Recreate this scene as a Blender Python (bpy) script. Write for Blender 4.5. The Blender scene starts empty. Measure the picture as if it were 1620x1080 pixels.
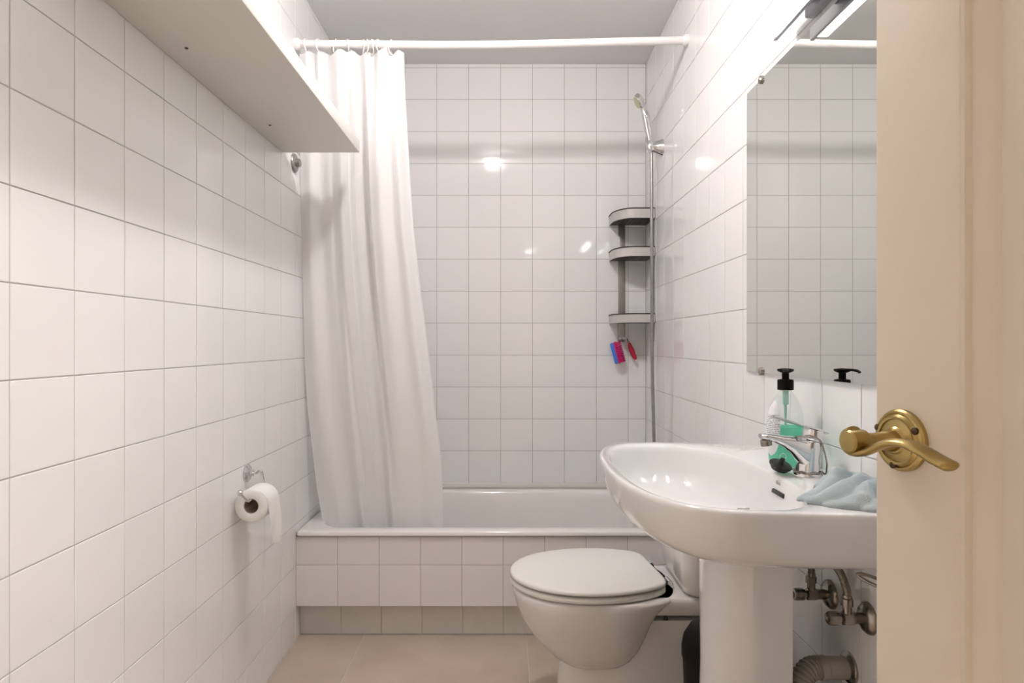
import bpy, bmesh, math, random
from mathutils import Vector, Matrix
random.seed(7)
scn = bpy.context.scene
COL = scn.collection

# ------------------------------------------------------------------ camera, world, exposure
CAMZ = 1.08
F = 1027.0
cam_d = bpy.data.cameras.new('camera'); cam = bpy.data.objects.new('camera', cam_d); COL.objects.link(cam)
cam.location = (0, 0, CAMZ); cam.rotation_euler = (math.radians(90), 0, 0)
cam_d.sensor_width = 36; cam_d.lens = F / 1620 * 36
cam_d.shift_x = 9 / 1620; cam_d.shift_y = 2 / 1620
cam_d.clip_start = 0.02
scn.camera = cam
w = bpy.data.worlds.new('world'); scn.world = w; w.use_nodes = True
w.node_tree.nodes['Background'].inputs[0].default_value = (1, .95, .88, 1)
w.node_tree.nodes['Background'].inputs[1].default_value = 0.05
scn.view_settings.view_transform = 'Standard'; scn.view_settings.look = 'None'
scn.view_settings.gamma = 1; scn.view_settings.use_curve_mapping = False
scn.view_settings.exposure = 1.66
CEIL_LAMP = 130.0      # warm ceiling downlight
MIRROR_LAMP = 5.5     # cool bar above the mirror
HALL_FILL = 75.0       # added unseen fill lamp in the hall; the far lamp takes a fraction

# ------------------------------------------------------------------ materials
MATS = {}
def mat(name, col, rough=.5, metal=0.0, coat=0.0, var=0.0, vscale=8.0, bump=0.0, bscale=60.0, col2=None,
        emit=None, estr=0.0, spec=.5, objvar=0.0, trans=0.0, sss=0.0):
    if name in MATS: return MATS[name]
    m = bpy.data.materials.new(name); m.use_nodes = True; MATS[name] = m
    nt = m.node_tree; N = nt.nodes; L = nt.links; b = N['Principled BSDF']
    b.inputs['Base Color'].default_value = (*col, 1)
    b.inputs['Roughness'].default_value = rough; b.inputs['Metallic'].default_value = metal
    b.inputs['Coat Weight'].default_value = coat; b.inputs['Coat Roughness'].default_value = .04
    b.inputs['Specular IOR Level'].default_value = spec
    b.inputs['Transmission Weight'].default_value = trans
    if sss: b.inputs['Subsurface Weight'].default_value = sss; b.inputs['Subsurface Radius'].default_value = (.01, .01, .01)
    tc = N.new('ShaderNodeTexCoord')
    src = None
    if var > 0 or col2:
        nz = N.new('ShaderNodeTexNoise'); nz.inputs['Scale'].default_value = vscale; nz.inputs['Detail'].default_value = 5
        L.new(tc.outputs['Object'], nz.inputs['Vector'])
        rp = N.new('ShaderNodeMapRange'); rp.inputs[1].default_value = .3; rp.inputs[2].default_value = .7
        L.new(nz.outputs['Fac'], rp.inputs[0])
        mx = N.new('ShaderNodeMix'); mx.data_type = 'RGBA'
        c2 = col2 if col2 else tuple(max(0, c * (1 - var)) for c in col)
        mx.inputs[6].default_value = (*col, 1); mx.inputs[7].default_value = (*c2, 1)
        L.new(rp.outputs[0], mx.inputs[0]); src = mx.outputs[2]
    if objvar > 0:
        oi = N.new('ShaderNodeObjectInfo'); hs = N.new('ShaderNodeHueSaturation')
        mr = N.new('ShaderNodeMapRange'); mr.inputs[3].default_value = 1 - objvar; mr.inputs[4].default_value = 1
        L.new(oi.outputs['Random'], mr.inputs[0]); L.new(mr.outputs[0], hs.inputs['Value'])
        if src: L.new(src, hs.inputs['Color'])
        else: hs.inputs['Color'].default_value = (*col, 1)
        src = hs.outputs[0]
    if src: L.new(src, b.inputs['Base Color'])
    if bump > 0:
        n2 = N.new('ShaderNodeTexNoise'); n2.inputs['Scale'].default_value = bscale; n2.inputs['Detail'].default_value = 3
        L.new(tc.outputs['Object'], n2.inputs['Vector'])
        bp = N.new('ShaderNodeBump'); bp.inputs['Strength'].default_value = bump; bp.inputs['Distance'].default_value = .002
        L.new(n2.outputs['Fac'], bp.inputs['Height']); L.new(bp.outputs[0], b.inputs['Normal'])
    if emit:
        b.inputs['Emission Color'].default_value = (*emit, 1); b.inputs['Emission Strength'].default_value = estr
    return m

M_tile = mat('glazed_tile', (.905, .895, .888), .055, var=.02, vscale=2.5, bump=.06, bscale=7, objvar=.03)
M_grout = mat('grout', (.55, .53, .51), .9, var=.2, vscale=30)
M_tilep = mat('panel_tile', (.88, .845, .835), .09, var=.02, vscale=2.5, bump=.06, bscale=9, objvar=.03)
M_plinth = mat('plinth_tile', (.82, .79, .75), .25, var=.10, vscale=9, bump=.1, bscale=9, objvar=.04)
M_ceil = mat('ceiling_paint', (.87, .855, .85), .8, var=.03, vscale=3, bump=.05)
M_floor = mat('floor_stone', (.63, .525, .425), .38, col2=(.53, .43, .335), vscale=4.5, bump=.08, bscale=40, objvar=.05)
M_fgrout = mat('floor_grout', (.82, .74, .66), .9, var=.1)
M_paint = mat('hall_paint', (.78, .72, .64), .7, var=.04, vscale=2, bump=.05)
M_ceramic = mat('white_ceramic', (.84, .83, .82), .07, coat=.5, var=.015, vscale=4)
M_toilet = mat('toilet_ceramic', (.80, .77, .74), .09, coat=.4, var=.02, vscale=4)
M_enamel = mat('bath_enamel', (.86, .84, .82), .12, coat=.3, var=.02, vscale=3)
M_seat = mat('seat_plastic', (.83, .82, .78), .28, var=.02, vscale=5)
M_chrome = mat('chrome', (.80, .80, .81), .08, 1.0, var=.08, vscale=20)
M_oldchrome = mat('worn_chrome', (.44, .40, .36), .25, 1.0, var=.35, vscale=40)
M_steelhose = mat('steel_hose', (.40, .385, .37), .32, 1.0, var=.15, vscale=60)
M_brass = mat('antique_brass', (.50, .385, .16), .30, 1.0, col2=(.34, .25, .09), vscale=25)
M_brassdark = mat('tarnished_screw', (.10, .06, .03), .5, .6, var=.3, vscale=60)
M_door = mat('cream_door_paint', (.73, .645, .525), .42, var=.04, vscale=3, bump=.05, bscale=30)
M_shelf = mat('shelf_laminate', (.80, .78, .725), .42, var=.02, vscale=4)
M_black = mat('black_plastic', (.006, .0055, .0055), .5, var=.3, vscale=20, spec=.12)
M_rubber = mat('black_rubber', (.022, .020, .022), .45, var=.3, vscale=40)
M_greyplastic = mat('caddy_grey', (.60, .58, .56), .32, var=.06, vscale=12)
M_darkplastic = mat('caddy_dark', (.055, .045, .04), .5, var=.2, vscale=30)
M_caddysteel = mat('caddy_strip', (.40, .38, .36), .32, .8, var=.1, vscale=15)
M_whiteplastic = mat('white_plastic', (.84, .82, .80), .35, var=.02, vscale=10)
M_rail = mat('rail_enamel', (.86, .84, .83), .3, var=.02, vscale=10)
M_paper = mat('tissue_paper', (.88, .87, .85), .95, var=.03, vscale=30, bump=.2, bscale=200)
M_card = mat('cardboard', (.34, .25, .18), .9, var=.15, vscale=60)
M_towel = mat('microfibre', (.52, .57, .585), .95, col2=(.43, .52, .545), vscale=25, bump=.8, bscale=700)
M_towel2 = mat('microfibre_hem', (.40, .57, .62), .9, var=.1, vscale=25, bump=.6, bscale=900)
M_pink = mat('pink_bristle', (.75, .03, .22), .5, var=.2, vscale=60)
M_blue = mat('blue_plastic', (.05, .22, .75), .35, var=.1, vscale=30)
M_red = mat('red_plastic', (.55, .015, .05), .3, var=.15, vscale=30)
M_lampbody = mat('lamp_aluminium', (.50, .50, .54), .35, .8, var=.08, vscale=20)
M_pvc = mat('grey_pvc', (.42, .38, .345), .5, var=.12, vscale=20)
M_braid = mat('braided_hose', (.30, .26, .22), .4, .7, var=.4, vscale=250)
M_redtag = mat('red_hose_mark', (.50, .10, .04), .5, var=.2, vscale=60)
M_seal = mat('silicone', (.80, .77, .73), .4, var=.05, vscale=20)
M_print = mat('grey_print', (.16, .16, .17), .5, var=.2, vscale=300)
M_slot = mat('overflow_black', (.02, .02, .018), .4, var=.4, vscale=80)
M_mirror = mat('mirror_glass', (.80, .815, .79), .0, 1.0, var=.005, vscale=2)
M_mirroredge = mat('mirror_edge', (.55, .56, .55), .2, .3, var=.1, vscale=20)
M_warm = mat('ceiling_lamp_glow', (1, 1, 1), .5, emit=(1.0, .94, .925), estr=CEIL_LAMP)
M_cool = mat('mirror_lamp_glow', (1, 1, 1), .5, emit=(.82, .93, 1.0), estr=MIRROR_LAMP)
M_hallfill = mat('hall_fill_glow', (1, 1, 1), .5, emit=(1.0, .96, .93), estr=HALL_FILL)  # glow of the added fill lamp near the doorway
M_hall2 = mat('hall_lamp_dim', (1, 1, 1), .5, emit=(1.0, .96, .93), estr=HALL_FILL * .06)

def mix_material(name, build):
    m = bpy.data.materials.new(name); m.use_nodes = True; nt = m.node_tree
    for n in list(nt.nodes): nt.nodes.remove(n)
    out = nt.nodes.new('ShaderNodeOutputMaterial')
    nt.links.new(build(nt), out.inputs[0]); MATS[name] = m
    return m
def sh_mix(nt, fac, a, b):
    x = nt.nodes.new('ShaderNodeMixShader')
    if isinstance(fac, (int, float)): x.inputs[0].default_value = fac
    else: nt.links.new(fac, x.inputs[0])
    nt.links.new(a, x.inputs[1]); nt.links.new(b, x.inputs[2]); return x.outputs[0]
def node(nt, t, **kw):
    n = nt.nodes.new(t)
    for k, v in kw.items(): n.inputs[k.replace('_', ' ')].default_value = v
    return n
def b_curtain(nt):
    d = node(nt, 'ShaderNodeBsdfDiffuse', Color=(.94, .93, .925, 1)); t = node(nt, 'ShaderNodeBsdfTranslucent', Color=(.95, .94, .93, 1))
    g = node(nt, 'ShaderNodeBsdfGlossy', Color=(1, 1, 1, 1), Roughness=.35); tr = node(nt, 'ShaderNodeBsdfTransparent', Color=(1, 1, 1, 1))
    a = sh_mix(nt, .22, d.outputs[0], t.outputs[0]); a = sh_mix(nt, .04, a, g.outputs[0])
    return sh_mix(nt, .07, a, tr.outputs[0])
M_curtain = mix_material('curtain_vinyl', b_curtain)
def b_clear(nt):
    lw = nt.nodes.new('ShaderNodeLayerWeight'); lw.inputs[0].default_value = .25
    pw = nt.nodes.new('ShaderNodeMath'); pw.operation = 'POWER'; pw.inputs[1].default_value = 2.5; nt.links.new(lw.outputs['Facing'], pw.inputs[0])
    ml = nt.nodes.new('ShaderNodeMath'); ml.operation = 'MULTIPLY_ADD'; ml.inputs[1].default_value = .35; ml.inputs[2].default_value = .03; nt.links.new(pw.outputs[0], ml.inputs[0])
    tr = node(nt, 'ShaderNodeBsdfTransparent', Color=(.95, .975, .968, 1)); g = node(nt, 'ShaderNodeBsdfGlossy', Color=(1, 1, 1, 1), Roughness=.06)
    d = node(nt, 'ShaderNodeBsdfDiffuse', Color=(.82, .90, .88, 1))
    return sh_mix(nt, .10, sh_mix(nt, ml.outputs[0], tr.outputs[0], g.outputs[0]), d.outputs[0])
M_clear = mix_material('clear_bottle', b_clear)
def b_liquid(nt):
    d = node(nt, 'ShaderNodeBsdfDiffuse', Color=(.16, .74, .54, 1)); t = node(nt, 'ShaderNodeBsdfTranslucent', Color=(.25, .92, .70, 1))
    g = node(nt, 'ShaderNodeBsdfGlossy', Color=(1, 1, 1, 1), Roughness=.1); tr = node(nt, 'ShaderNodeBsdfTransparent', Color=(.42, .93, .76, 1))
    a = sh_mix(nt, .55, d.outputs[0], t.outputs[0]); a = sh_mix(nt, .35, a, tr.outputs[0])
    return sh_mix(nt, .04, a, g.outputs[0])
M_liquid = mix_material('green_soap', b_liquid)
def b_label(nt):
    tc = nt.nodes.new('ShaderNodeTexCoord'); sp = nt.nodes.new('ShaderNodeSeparateXYZ'); nt.links.new(tc.outputs['Object'], sp.inputs[0])
    wv = nt.nodes.new('ShaderNodeTexWave'); wv.bands_direction = 'Z'; wv.inputs['Scale'].default_value = 85; wv.inputs['Distortion'].default_value = 0
    nt.links.new(tc.outputs['Object'], wv.inputs['Vector'])
    nz = nt.nodes.new('ShaderNodeTexNoise'); nz.inputs['Scale'].default_value = 450; nt.links.new(tc.outputs['Object'], nz.inputs['Vector'])
    m1 = nt.nodes.new('ShaderNodeMath'); m1.operation = 'GREATER_THAN'; m1.inputs[1].default_value = .62; nt.links.new(wv.outputs['Fac'], m1.inputs[0])
    m2 = nt.nodes.new('ShaderNodeMath'); m2.operation = 'GREATER_THAN'; m2.inputs[1].default_value = .46; nt.links.new(nz.outputs['Fac'], m2.inputs[0])
    m3 = nt.nodes.new('ShaderNodeMath'); m3.operation = 'MULTIPLY'; nt.links.new(m1.outputs[0], m3.inputs[0]); nt.links.new(m2.outputs[0], m3.inputs[1])
    za = nt.nodes.new('ShaderNodeMath'); za.operation = 'GREATER_THAN'; za.inputs[1].default_value = .052; nt.links.new(sp.outputs[2], za.inputs[0])
    zb = nt.nodes.new('ShaderNodeMath'); zb.operation = 'LESS_THAN'; zb.inputs[1].default_value = .112; nt.links.new(sp.outputs[2], zb.inputs[0])
    m4 = nt.nodes.new('ShaderNodeMath'); m4.operation = 'MULTIPLY'; nt.links.new(za.outputs[0], m4.inputs[0]); nt.links.new(zb.outputs[0], m4.inputs[1])
    m5 = nt.nodes.new('ShaderNodeMath'); m5.operation = 'MULTIPLY'; nt.links.new(m3.outputs[0], m5.inputs[0]); nt.links.new(m4.outputs[0], m5.inputs[1])
    mx = nt.nodes.new('ShaderNodeMix'); mx.data_type = 'RGBA'; mx.inputs[6].default_value = (.86, .86, .86, 1); mx.inputs[7].default_value = (.22, .22, .30, 1)
    nt.links.new(m5.outputs[0], mx.inputs[0])
    d = nt.nodes.new('ShaderNodeBsdfDiffuse'); nt.links.new(mx.outputs[2], d.inputs[0]); return d.outputs[0]
M_label = mix_material('bottle_label', b_label)

# ------------------------------------------------------------------ builders (all coordinates are world coordinates)
ORG = {}
def org(o): return ORG.get(o.name, Vector((0, 0, 0))) if o else Vector((0, 0, 0))
def link(name, me, m=None, parent=None, kind=None):
    o = bpy.data.objects.new(name, me); COL.objects.link(o)
    if m and not me.materials: me.materials.append(m)
    if parent: o.parent = parent
    ORG[o.name] = org(parent).copy()
    if kind: o['kind'] = kind
    return o
def mesh(name, V, Fc, m, parent=None, smooth=40, kind=None, base=None):
    og = org(parent) if base is None else Vector(base)
    me = bpy.data.meshes.new(name)
    me.from_pydata([tuple(Vector(v) - og) for v in V], [], Fc); me.validate()
    bm = bmesh.new(); bm.from_mesh(me); bmesh.ops.recalc_face_normals(bm, faces=bm.faces); bm.to_mesh(me); bm.free()
    if smooth:
        for p in me.polygons: p.use_smooth = True
        me.set_sharp_from_angle(angle=math.radians(smooth))
    me.update()
    o = link(name, me, m, parent, kind)
    if base is not None: o.location = og; ORG[o.name] = og.copy()
    return o
def thing(name, label, cat, loc=(0, 0, 0), group=None):
    o = bpy.data.objects.new(name, None); COL.objects.link(o); o.location = loc; o.empty_display_size = .05
    ORG[o.name] = Vector(loc); o['label'] = label; o['category'] = cat
    if group: o['group'] = group
    return o
def tag(o, label, cat, group=None):
    o['label'] = label; o['category'] = cat
    if group: o['group'] = group
    return o
def boxvf(x0, x1, y0, y1, z0, z1):
    V = [(x0, y0, z0), (x1, y0, z0), (x1, y1, z0), (x0, y1, z0), (x0, y0, z1), (x1, y0, z1), (x1, y1, z1), (x0, y1, z1)]
    return V, [(0, 3, 2, 1), (4, 5, 6, 7), (0, 1, 5, 4), (1, 2, 6, 5), (2, 3, 7, 6), (3, 0, 4, 7)]
def join(*vfs):
    V, Fc = [], []
    for v, f in vfs:
        n = len(V); V += list(v); Fc += [tuple(i + n for i in q) for q in f]
    return V, Fc
def bevel_obj(o, wd, seg=2):
    bm = bmesh.new(); bm.from_mesh(o.data)
    bmesh.ops.bevel(bm, geom=list(bm.edges), offset=wd, segments=seg, affect='EDGES', profile=.5, clamp_overlap=True)
    bm.to_mesh(o.data); bm.free()
    for p in o.data.polygons: p.use_smooth = True
    o.data.set_sharp_from_angle(angle=math.radians(50)); return o
def box(name, x0, x1, y0, y1, z0, z1, m, parent=None, bev=0, kind=None, seg=2):
    o = mesh(name, *boxvf(x0, x1, y0, y1, z0, z1), m, parent, smooth=0, kind=kind)
    return bevel_obj(o, bev, seg) if bev else o
def frame(axis):
    a = Vector(axis).normalized(); u = a.orthogonal().normalized()
    if abs(a.z) < .9: u = Vector((0, 0, 1)).cross(a).normalized()
    return a, u, a.cross(u)
def loftvf(rings, cap0=True, cap1=True, closed=True):
    n = len(rings[0]); V = [p for r in rings for p in r]; Fc = []
    for i in range(len(rings) - 1):
        for j in range(n if closed else n - 1):
            k = (j + 1) % n; Fc.append((i * n + j, i * n + k, (i + 1) * n + k, (i + 1) * n + j))
    if cap0: Fc.append(tuple(range(n - 1, -1, -1)))
    if cap1: Fc.append(tuple((len(rings) - 1) * n + j for j in range(n)))
    return V, Fc
def lathevf(prof, c, axis=(0, 0, 1), seg=32, ell=(1, 1), rot=0, cap=True):
    a, u, v = frame(axis); c = Vector(c); rings = []
    if rot: u, v = u * math.cos(rot) + v * math.sin(rot), v * math.cos(rot) - u * math.sin(rot)
    for r, h in prof:
        rings.append([c + a * h + u * (r * ell[0] * math.cos(t)) + v * (r * ell[1] * math.sin(t)) for t in [2 * math.pi * k / seg for k in range(seg)]])
    return loftvf(rings, cap, cap)
def tubevf(path, rad, seg=12, ell=(1, 1), up=None):
    P = [Vector(p) for p in path]; n = len(P); rings = []; u = None
    for i in range(n):
        t = (P[min(i + 1, n - 1)] - P[max(i - 1, 0)]).normalized()
        if u is None:
            u = Vector(up) if up else (t.orthogonal())
        u = (u - t * u.dot(t)).normalized(); v = t.cross(u)
        r = rad[i] if isinstance(rad, (list, tuple)) else rad
        rx, ry = (r if isinstance(r, tuple) else (r * ell[0], r * ell[1]))
        rings.append([P[i] + u * (rx * math.cos(a)) + v * (ry * math.sin(a)) for a in [2 * math.pi * k / seg for k in range(seg)]])
    return loftvf(rings)
def spline(pts, n=8):
    P = [Vector(p) for p in pts]; out = []
    for i in range(len(P) - 1):
        p0, p1, p2, p3 = P[max(i - 1, 0)], P[i], P[i + 1], P[min(i + 2, len(P) - 1)]
        for k in range(n):
            t = k / n
            out.append(.5 * ((2 * p1) + (p2 - p0) * t + (2 * p0 - 5 * p1 + 4 * p2 - p3) * t * t + (3 * p1 - p0 - 3 * p2 + p3) * t ** 3))
    out.append(P[-1]); return out
def spherevf(c, r, seg=10, rg=6):
    return lathevf([(max(r * math.sin(math.pi * k / rg), 1e-5), -r * math.cos(math.pi * k / rg)) for k in range(rg + 1)], c, (0, 0, 1), seg)
def interp(tab, x):
    if x <= tab[0][0]: return tab[0][1]
    for (a, b), (c, d) in zip(tab, tab[1:]):
        if x <= c: return b + (d - b) * (x - a) / (c - a)
    return tab[-1][1]
def cinterp(tab, x):
    if x <= tab[0][0]: return tab[0][1]
    for (a, b), (c, d) in zip(tab, tab[1:]):
        if x <= c:
            t = (x - a) / (c - a); return b + (d - b) * (t * t * (3 - 2 * t))
    return tab[-1][1]

# ------------------------------------------------------------------ room shell
XL, XR, YB, ZC = -.763, .656, 3.05, 2.39
YN = -.15                     # inside face of the doorway wall
TT = .006                     # tile thickness
REC = .0014                   # joint recess
wall_left = box('wall_left', XL - .12, XL - REC, YN - .12, YB + .12, 0, ZC, M_grout, kind='structure')
wall_right = box('wall_right', XR + REC, XR + .12, YN - .12, YB + .12, 0, ZC, M_grout, kind='structure')
wall_back = box('wall_back', XL, XR, YB + REC, YB + .12, 0, ZC, M_grout, kind='structure')
floor = box('floor', XL - .12, XR + .12, YN - .12, YB + .12, -.10, -.0015, M_fgrout, kind='structure')
ceiling = box('ceiling', XL - .12, XR + .12, YN - .12, YB + .12, ZC, ZC + .10, M_ceil, kind='structure')

TC = {}
def tile_mesh(wd, hg, m, t=TT, gap=.0022, bev=.0009):
    key = (round(wd, 3), round(hg, 3), m.name)
    if key in TC: return TC[key]
    a, b = wd / 2 - gap / 2, hg / 2 - gap / 2; c, d = max(a - bev, a * .5), max(b - bev, b * .5)
    V = [(-a, -b, -t), (a, -b, -t), (a, b, -t), (-a, b, -t), (-a, -b, -bev * .6), (a, -b, -bev * .6), (a, b, -bev * .6), (-a, b, -bev * .6), (-c, -d, 0), (c, -d, 0), (c, d, 0), (-c, d, 0)]
    Fc = [(8, 9, 10, 11)]
    for k in range(4):
        l = (k + 1) % 4; Fc += [(k, l, 4 + l, 4 + k), (4 + k, 4 + l, 8 + l, 8 + k)]
    me = bpy.data.meshes.new('tile'); me.from_pydata(V, [], Fc); me.materials.append(m); TC[key] = me
    return me
def lay(parent, alines, blines, place, m, name='tile', tilt=.0016):
    """place(a, b) -> (point, a-dir, b-dir)"""
    for a0, a1 in zip(alines, alines[1:]):
        for b0, b1 in zip(blines, blines[1:]):
            if a1 - a0 < .006 or b1 - b0 < .006: continue
            p, ua, ub = place((a0 + a1) / 2, (b0 + b1) / 2); n = ua.cross(ub)
            o = bpy.data.objects.new(name, tile_mesh(a1 - a0, b1 - b0, m)); COL.objects.link(o); o.parent = parent
            R = Matrix((ua, ub, n)).transposed()
            R = R @ Matrix.Rotation(random.gauss(0, tilt), 3, 'X') @ Matrix.Rotation(random.gauss(0, tilt), 3, 'Y')
            o.matrix_local = Matrix.Translation(p) @ R.to_4x4()
def lay_joined(parent, alines, blines, place, m, name):
    parts = []
    for a0, a1 in zip(alines, alines[1:]):
        for b0, b1 in zip(blines, blines[1:]):
            p, ua, ub = place((a0 + a1) / 2, (b0 + b1) / 2); n = ua.cross(ub); me = tile_mesh(a1 - a0, b1 - b0, m)
            parts.append(([p + ua * v.co.x + ub * v.co.y + n * v.co.z for v in me.vertices], [tuple(f.vertices) for f in me.polygons]))
    return mesh(name, *join(*parts), m, parent, smooth=0, kind='stuff')
X_, Y_, Z_ = Vector((1, 0, 0)), Vector((0, 1, 0)), Vector((0, 0, 1))
rows = [0, .122] + [.122 + .15 * k for k in range(1, 16)] + [ZC]
pl_left = lambda a, b: (Vector((XL, a, b)), Y_, Z_)
pl_right = lambda a, b: (Vector((XR, a, b)), -Y_, Z_)
pl_back = lambda a, b: (Vector((a, YB, b)), X_, Z_)
lcols = [.698 + .15 * k for k in range(16)] + [YB]
rcols = [.75 + .15 * k for k in range(16)] + [YB]
lay(wall_left, lcols, rows, pl_left, M_tile)
lay_joined(wall_left, [YN, -.052] + [.098 + .15 * k for k in range(5)], rows, pl_left, M_tile, 'tile_field')
lay(wall_right, rcols, rows, pl_right, M_tile)
lay_joined(wall_right, [YN] + [.15 * k for k in range(6)], rows, pl_right, M_tile, 'tile_field')
bcols = [XL] + [-.627 + .15 * k for k in range(9)] + [XR]
brows = [.422 + .15 * k for k in range(14)] + [ZC]
lay(wall_back, bcols, brows, pl_back, M_tile)
# floor tiles, 60 x 60
pl_floor = lambda a, b: (Vector((a, b, 0)), X_, Y_)
fx = [XL, -.526, .074, XR]; fy = [YN, .30, .90, 1.50, 2.10 - .02, 2.42]
fx = [XL, -.526, .074, XR]
lay(floor, fx, [YN, .10, .70, 1.30, 1.90, 2.42], pl_floor, M_floor, 'floor_tile', 0)

# doorway wall behind the camera, hall beyond it
DX0, DX1, DZ1 = -.24, .50, 2.05
box('wall_near', XL - .12, DX0, YN - .12, YN, 0, ZC, M_paint, kind='structure')
box('wall_near', DX1, XR + .12, YN - .12, YN, 0, ZC, M_paint, kind='structure')
box('wall_near', DX0, DX1, YN - .12, YN, DZ1, ZC, M_paint, kind='structure')
tr = mesh('trim_1', *join(boxvf(DX0 - .06, DX0, YN, YN + .014, 0, DZ1 + .06), boxvf(DX1, DX1 + .06, YN, YN + .014, 0, DZ1 + .06),
     boxvf(DX0, DX1, YN, YN + .014, DZ1, DZ1 + .06)), M_door, smooth=0, kind='structure')
HY = -4.6
box('floor_hall', -1.3, 1.6, HY, YN - .12, -.10, 0, M_floor, kind='structure')
box('ceiling_hall', -1.3, 1.6, HY, YN - .12, 2.5, 2.6, M_ceil, kind='structure')
box('wall_hall_left', -1.4, -1.3, HY, YN - .12, 0, 2.6, M_paint, kind='structure')
box('wall_hall_right', 1.6, 1.7, HY, YN - .12, 0, 2.6, M_paint, kind='structure')
box('wall_hall_end', -1.4, 1.7, HY - .1, HY, 0, 2.6, M_paint, kind='structure')
box('wall_hall_near', -1.3, XL - .12, YN - .14, YN - .12, 0, 2.6, M_paint, kind='structure')
box('wall_hall_near', XR + .12, 1.6, YN - .14, YN - .12, 0, 2.6, M_paint, kind='structure')
box('wall_hall_near', XL - .12, XR + .12, YN - .14, YN - .12, ZC, 2.6, M_paint, kind='structure')

def round_lamp(name, label, x, y, z, r, m):
    t = thing(name, label, 'lamp', (x, y, z))
    mesh('trim_ring', *lathevf([(r, -.001), (r, -.012), (r + .012, -.010), (r + .018, -.002), (r + .018, 0), (r, 0)], (x, y, z), seg=40, cap=False), M_whiteplastic, t)
    mesh('diffuser', *lathevf([(r * .90, -.004), (r, -.016), (r, -.046), (r * .94, -.056), (r * .80, -.063), (r * .5, -.068), (.0005, -.070)], (x, y, z), seg=40), m, t)
    return t
round_lamp('ceiling_lamp', 'small round warm ceiling downlight in the middle of the bathroom', -.09, 1.52, ZC, .045, M_warm)
round_lamp('hall_light', 'added round fill lamp on the hall ceiling just outside the door, out of view', 1.0, -1.05, 2.5, .16, M_hallfill)  # unseen lamp, added to send fill light through the doorway
round_lamp('hall_light', 'round warm ceiling lamp at the far end of the hall', .33, -3.8, 2.5, .10, M_hall2)

# ------------------------------------------------------------------ bath: tiled apron, plinth, tub
YF = 2.352
apron = box('wall_tub', XL, XR, YF + .0014, YF + .05, .125, .378, M_grout, kind='structure')
acols = [XL] + [-.611 + .15 * k for k in range(9)] + [XR]
pl_apron = lambda a, b: (Vector((a, YF, b)), X_, Z_)
lay(apron, acols, [.125, .275, .378], pl_apron, M_tilep, tilt=.001)
plinth = box('baseboard_tub', XL, XR, 2.4014, 2.45, 0, .13, M_grout, kind='structure')
lay(plinth, acols, [.004, .13], lambda a, b: (Vector((a, 2.40, b)), X_, Z_), M_plinth, tilt=.001)

tub = thing('bathtub', 'white enamel bathtub behind the tiled front panel', 'bathtub', (-.05, 2.70, .10))
def rrect(x0, x1, y0, y1, r, z, n=8):
    P = []
    for cx, cy, a0 in ((x1 - r, y1 - r, 0), (x0 + r, y1 - r, 90), (x0 + r, y0 + r, 180), (x1 - r, y0 + r, 270)):
        for k in range(n + 1):
            a = math.radians(a0 + 90 * k / n); P.append(Vector((cx + r * math.cos(a), cy + r * math.sin(a), z)))
    return P
tx0, tx1, ty0, ty1 = XL + .004, XR - .004, 2.342, YB - .004
R = []
for ins, rr, z in ((.006, .010, .380), (.0, .012, .384), (.0, .014, .394), (.004, .014, .3985), (.010, .012, .400)):
    R.append(rrect(tx0 + ins, tx1 - ins, ty0 + ins, ty1 - ins, rr, z))
for ins, rr, z in ((.048, .10, .400), (.056, .10, .398), (.062, .10, .390), (.072, .10, .35), (.085, .10, .20), (.10, .10, .13), (.14, .10, .105), (.20, .08, .10)):
    R.append(rrect(tx0 + ins + .01, tx1 - ins - .01, ty0 + ins, ty1 - ins, rr, z))
mesh('shell', *loftvf(R, False, True), M_enamel, tub, smooth=50)
mesh('drain', *lathevf([(.030, 0), (.030, .004), (.022, .005), (.0005, .003)], (.42, 2.70, .1005), seg=24), M_chrome, tub)
sl = box('seal', XL, XR, YB - .010, YB, .399, .424, M_seal, tub, .003)

# ------------------------------------------------------------------ wall shelf
SZ0, SZ1, SY0, SY1, SX = 1.727, 1.769, 1.09, 2.212, -.500
shelf = thing('wall_shelf', 'long thick white floating shelf on the left tiled wall', 'shelf', (XL, (SY0 + SY1) / 2, SZ0))
box('board', XL + .001, SX, SY0, SY1, SZ0, SZ1, M_shelf, shelf, .0015)
for (x, y) in ((-.702, 1.425), (-.7025, 1.93)):
    mesh('screw', *lathevf([(.0001, -.0025), (.0035, -.002), (.004, .001)], (x, y, SZ0), seg=14), M_brassdark, shelf)

hk = thing('wall_flange', 'round chrome flange on the left wall below the shelf end', 'flange', (XL, 2.33, 1.725))
mesh('plate', *lathevf([(.034, .0), (.034, .004), (.030, .009), (.020, .012), (.016, .013)], (XL, 2.33, 1.725), (1, 0, 0), 32), M_steelhose, hk)
mesh('socket', *lathevf([(.015, .010), (.015, .022), (.012, .024), (.0005, .022)], (XL, 2.33, 1.725), (1, 0, 0), 24), M_oldchrome, hk)

# ------------------------------------------------------------------ shower rail and curtain
rail = thing('shower_rail', 'white shower curtain rail spanning above the bathtub', 'rail', (0, 2.345, 2.16))
rp = [(XL + .002, 2.345, 2.158), (-.5, 2.345, 2.157), (-.2, 2.345, 2.154), (.1, 2.345, 2.158), (.4, 2.345, 2.166), (XR - .002, 2.345, 2.172)]
mesh('rod', *tubevf(spline(rp, 6), .0145, 16), M_rail, rail)
for (x, z, d) in ((XL, 2.158, 1), (XR, 2.172, -1)):
    mesh('end_cap', *lathevf([(.021, 0), (.021, .012), (.017, .018), (.0150, .02)], (x, 2.345, z), (d, 0, 0), 24), M_rail, rail)

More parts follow.
